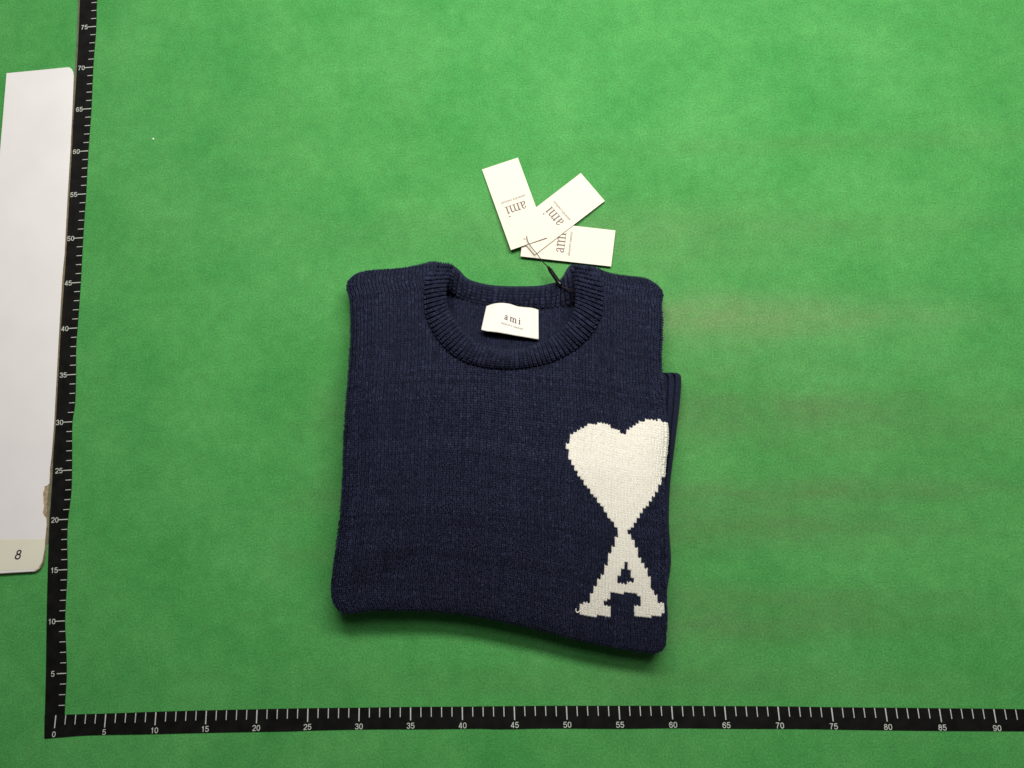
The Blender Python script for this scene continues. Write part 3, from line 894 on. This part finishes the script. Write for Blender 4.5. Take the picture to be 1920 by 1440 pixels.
# --- fuzz: short loose fibres standing off the wool
def fuzz(name, P, Nn, n, length, width, mt, h0):
    k = rng.integers(0, len(P), n)
    base = P[k] + rng.normal(0, .0008, (n, 3))
    d = rng.normal(0, 1, (n, 3)); d -= (d*Nn[k]).sum(1)[:, None]*Nn[k]*.55
    d /= np.linalg.norm(d, axis=1)[:, None]
    ln = length*rng.uniform(.4, 1.4, n)[:, None]
    nn = Nn[k]*np.abs(rng.normal(.35, .2, n))[:, None]
    p0 = base + Nn[k]*.0004; p1 = base + (d*.5 + nn*.9)*ln; p2 = base + (d + nn*.8 + rng.normal(0, .25, (n, 3)))*ln
    sd = np.cross(d, Nn[k]); sd /= np.linalg.norm(sd, axis=1)[:, None] + 1e-9
    w = width*rng.uniform(.6, 1.2, n)[:, None]
    V = np.stack([p0-sd*w, p0+sd*w, p1-sd*w*.8, p1+sd*w*.8, p2-sd*w*.3, p2+sd*w*.3], 1).reshape(-1, 3)
    one = np.array([(0, 1, 3, 2), (2, 3, 5, 4)])
    Fq = (one[None] + (np.arange(n)*6)[:, None, None]).reshape(-1, 4)
    o = mesh(name, V, Fq, mt, jumper, origin=OS, attr={"heather_shade": np.repeat(np.clip(h0 + rng.normal(0, .2, n), 0, 1), 6)})
    o['kind'] = 'stuff'


nav = ~isH & ~isA & ~out
cN = np.cross(np.gradient(G, axis=0), np.gradient(G, axis=1)); cN /= np.linalg.norm(cN, axis=-1)[..., None] + 1e-12
cN *= np.sign(cN[..., 2:3]); 
PN = np.r_[SX[nav], SX[nav], G[2:12].reshape(-1, 3)[::3], IX.reshape(-1, 3)]
NN = np.r_[nr[nav], nr[nav], cN[2:12].reshape(-1, 3)[::3], nri.reshape(-1, 3)]
edge = nav & ((ca < .025) | (ca > .975) | (cb < .02) | (cb > .975))
PN = np.r_[PN, np.repeat(SX[edge], 8, 0)]; NN = np.r_[NN, np.repeat(nr[edge], 8, 0)]
fuzz("wool_fuzz", PN, NN, 22000, .0030, .00006, NAVY, .62)
rim = np.zeros_like(isH); wm = isH | isA
rim[1:-1, 1:-1] = wm[1:-1, 1:-1] & ~(wm[:-2, 1:-1] & wm[2:, 1:-1] & wm[1:-1, :-2] & wm[1:-1, 2:])
fuzz("cream_fuzz", np.r_[SX[wm], SX[rim], SX[rim]], np.r_[nr[wm], nr[rim], nr[rim]], 900, .0022, .00004, CREAM, .4)

# --- woven neck label
LBL = [(911.9,574),(918,571.8),(925,569.6),(933,568.3),(941,568),(949,568.6),(956,569.8),(963,572),(970,574.3),(982,575.8),(995.7,577),(1003,578.6),(1009.6,581)]
LBT = [(902,618.4),(908,620),(914,621.3),(921,622),(930,623),(938,624.2),(952,626.6),(967,629.4),(983,632),(998,634.6),(1004,635.6),(1010,636.2)]
nl, ml = 61, 25
lt, lb = catmull(LBL, nl), catmull(LBT, nl)


def label_pt(u, v, dz=0.0):
    k = np.arange(nl)/(nl-1)
    tx = np.stack([np.interp(u, k, lt[:, 0]), np.interp(u, k, lt[:, 1])], -1); bx = np.stack([np.interp(u, k, lb[:, 0]), np.interp(u, k, lb[:, 1])], -1)
    q = tx*(1-v[..., None]) + bx*v[..., None]
    z = .0172 + .0085*v + .0011*np.sin(u*5.2+.6)*(1-v*.7) - .0007*np.exp(-((u-.11)/.02)**2)*(1-v)**2 + .0008*np.exp(-((u-.93)/.03)**2)
    return at(q[..., 0], q[..., 1], z+dz)


uu, vv = np.meshgrid(np.linspace(0, 1, nl), np.linspace(0, 1, ml))
g1 = label_pt(uu, vv).reshape(-1, 3); g0 = label_pt(uu, vv, -.0004).reshape(-1, 3)
fl = grid_faces(ml, nl)
rimi = [j for j in range(nl)] + [i*nl+nl-1 for i in range(1, ml)] + [(ml-1)*nl+j for j in range(nl-2, -1, -1)] + [i*nl for i in range(ml-2, 0, -1)]
rimi = np.array(rimi); o_ = len(g1)
fl = np.r_[fl, fl[:, ::-1]+o_, np.stack([rimi, np.roll(rimi, -1), np.roll(rimi, -1)+o_, rimi+o_], 1)]
lab = mesh("neck_label", np.r_[g1, g0], fl, SATIN, jumper, origin=OS)
lab['label'] = "white satin neck label"
Vs, Fs, zs, wd = serif_word(.30)
# baseline: from (943.6,596) to (973,602)
def on_label(V, cu, cv, su, sv, tilt):
    u = cu + V[:, 0]*su; v = cv - V[:, 1]*sv + V[:, 0]*tilt
    return u, v
u, v = on_label(Vs - [0, .5], .525, .49, .300/wd, .150, .065/wd)
o = mesh("lettering", label_pt(u, v, .00025) + np.c_[zs*0, zs*0, zs], Fs, INK, lab, smooth=False, origin=OS)
Vt, Ft = font_flat("alexandre mattiussi", 0.25)
sc = .40/np.ptp(Vt[:, 0])
u, v = on_label(Vt, .525, .692, sc, .075, .075/np.ptp(Vt[:, 0]))
mesh("small_lettering", label_pt(u, v, .00025), Ft, INK_LABEL, lab, smooth=False, origin=OS)

# ------------------------------------------------------------------ hang tags
def hang_tag(corners, zc, label, vword, hole_uv):
    """corners TL, TR, BR, BL as read; zc their heights"""
    Q = np.array([at(c_[0], c_[1], z_) for c_, z_ in zip(corners, zc)])
    O = Q.mean(0)
    root = thing("hang_tag", label, "tag", O, "white hang tags on the jumper")
    W = np.linalg.norm(Q[1]-Q[0]); Ht = np.linalg.norm(Q[3]-Q[0])
    def pt(u, v, dz=0.0):
        u, v = np.asarray(u)[..., None], np.asarray(v)[..., None]
        X = Q[0]*(1-u)*(1-v) + Q[1]*u*(1-v) + Q[2]*u*v + Q[3]*(1-u)*v
        X = X.copy(); X[..., 2] += dz
        return X
    # outline with a punched hole
    m_ = 12
    hu = hole_uv[0] + np.cos(np.linspace(0, 2*np.pi, m_, endpoint=False))*.0013/W
    hv = hole_uv[1] + np.sin(np.linspace(0, 2*np.pi, m_, endpoint=False))*.0013/Ht
    bm = bmesh.new()
    ov = [(0, 0), (1, 0), (1, 1), (0, 1)]
    th = .0007
    lay = {}
    for dz in (0, -th):
        lay[dz] = ([bm.verts.new(pt(*uv, dz)-O) for uv in ov], [bm.verts.new(pt(a, b_, dz)-O) for a, b_ in zip(hu, hv)])
        e1 = [bm.edges.new((lay[dz][0][i], lay[dz][0][(i+1) % 4])) for i in range(4)]
        e2 = [bm.edges.new((lay[dz][1][i], lay[dz][1][(i+1) % m_])) for i in range(m_)]
        bmesh.ops.triangle_fill(bm, use_beauty=True, edges=e1+e2)
    for part, cnt in ((0, 4), (1, m_)):
        for i in range(cnt):
            f_ = bm.faces.new((lay[0][part][i], lay[0][part][(i+1) % cnt], lay[-th][part][(i+1) % cnt], lay[-th][part][i]))
            f_.material_index = 1
    bmesh.ops.recalc_face_normals(bm, faces=bm.faces)
    me = bpy.data.meshes.new("card"); bm.to_mesh(me); bm.free()
    card = link("card", me, CARD, root, smooth=False); me.materials.append(CARD_EDGE)
    Vs, Fs, zs, wd = serif_word(.02, 1.05, .015)
    k = .0222/wd
    u = .5 + Vs[:, 0]*k/W; v = vword - (Vs[:, 1]-.5)*k/Ht
    X = pt(u, v, .00008); X[:, 2] += zs
    mesh("lettering", X, Fs, INK_TAG, root, smooth=False, origin=O)
    Vt, Ft = font_flat("alexandre mattiussi", 0.25)
    k = .0272/np.ptp(Vt[:, 0])
    u = .5 + Vt[:, 0]*k/W; v = vword + .098 - Vt[:, 1]*k*1.15/Ht
    mesh("small_lettering", pt(u, v, .00008), Ft, INK_SOFT, root, smooth=False, origin=O)
    return root


hang_tag([(975.9,480.5),(984,412.9),(1154,432),(1145.9,499.6)], (.0042, .0036, .0028, .0034), "white card tag lying lowest of the three, pointing right", .425, (.5, .075))
hang_tag([(1002.3,477.8),(957.4,425.5),(1089,324.4),(1134,376.7)], (.0058, .0048, .0022, .0032), "white card tag in the middle, pointing to the upper right", .455, (.5, .075))
hang_tag([(1026,445),(958,468.8),(903.7,317.8),(971,295.4)], (.0070, .0062, .0018, .0026), "white card tag on top of the others, leaning left, with the cord through it", .445, (.58, .062))

# ------------------------------------------------------------------ cord with its black barrel
OC = at(1030, 505)
cord = thing("tag_cord", "thin black tag cord with a shiny black plastic barrel, running into the collar", "cord", OC)
cp = [(988.5,441.0,.0050),(987.8,444.5,.0076),(988.3,448,.0084),(991,455,.0088),(998.5,466,.0094),(1006,475,.0100),(1013,484.6,.0108),(1018,491.5,.0118),(1024,497,.0128),(1028,501,.0136)]
q = catmull(np.array([[c_[0], c_[1], c_[2]*4000] for c_ in cp]), 60)
pts = at(q[:, 0], q[:, 1], q[:, 2]/4000)
tube("cord_line", pts, np.interp(np.linspace(0, 1, 60), [0, .7, 1], [.00036, .00042, .00070]), CORD, cord, OC)
a_, b_ = at(1027, 499.5, .0136), at(1052.5, 536.5, .0215)
tt_ = np.linspace(0, 1, 12)
br = np.interp(tt_, [0, .02, .05, .09, .12, .93, .98, 1], [.0012, .0019, .0019, .0016, .0023, .0024, .0020, .0010])
bar = tube("barrel", a_ + (b_-a_)*tt_[:, None], br, PLASTIC, cord, OC, sides=14)
for off in (0, 1):
    cp = [(1051, 535.5, .0213), (1058, 539.5-off*0.5, .0222), (1066, 541.5+off*3, .0225), (1075, 544+off*4, .0225), (1086, 549+off*2, .0215), (1094, 553+off*2, .0190)]
    q = catmull(np.array([[c_[0], c_[1], c_[2]*4000] for c_ in cp]), 30)
    tube("cord_line", at(q[:, 0], q[:, 1], q[:, 2]/4000), .00045, CORD, cord, OC)

# ------------------------------------------------------------------ a speck of lint
c = at(287.5, 261)
bm = bmesh.new(); bmesh.ops.create_icosphere(bm, subdivisions=2, radius=.0011)
for v_ in bm.verts:
    v_.co *= 1 + rng.uniform(-.3, .3); v_.co.z *= .5
me = bpy.data.meshes.new("lint_speck"); bm.to_mesh(me); bm.free()
o = link("lint_speck", me, LINT); o.location = (c[0], c[1], .0006)
o['label'] = "tiny white speck of lint on the green mat, upper left"; o['category'] = "lint"
print("tris", sum(len(p_.vertices)-2 for o_ in bpy.data.objects if o_.type == 'MESH' for p_ in o_.data.polygons))
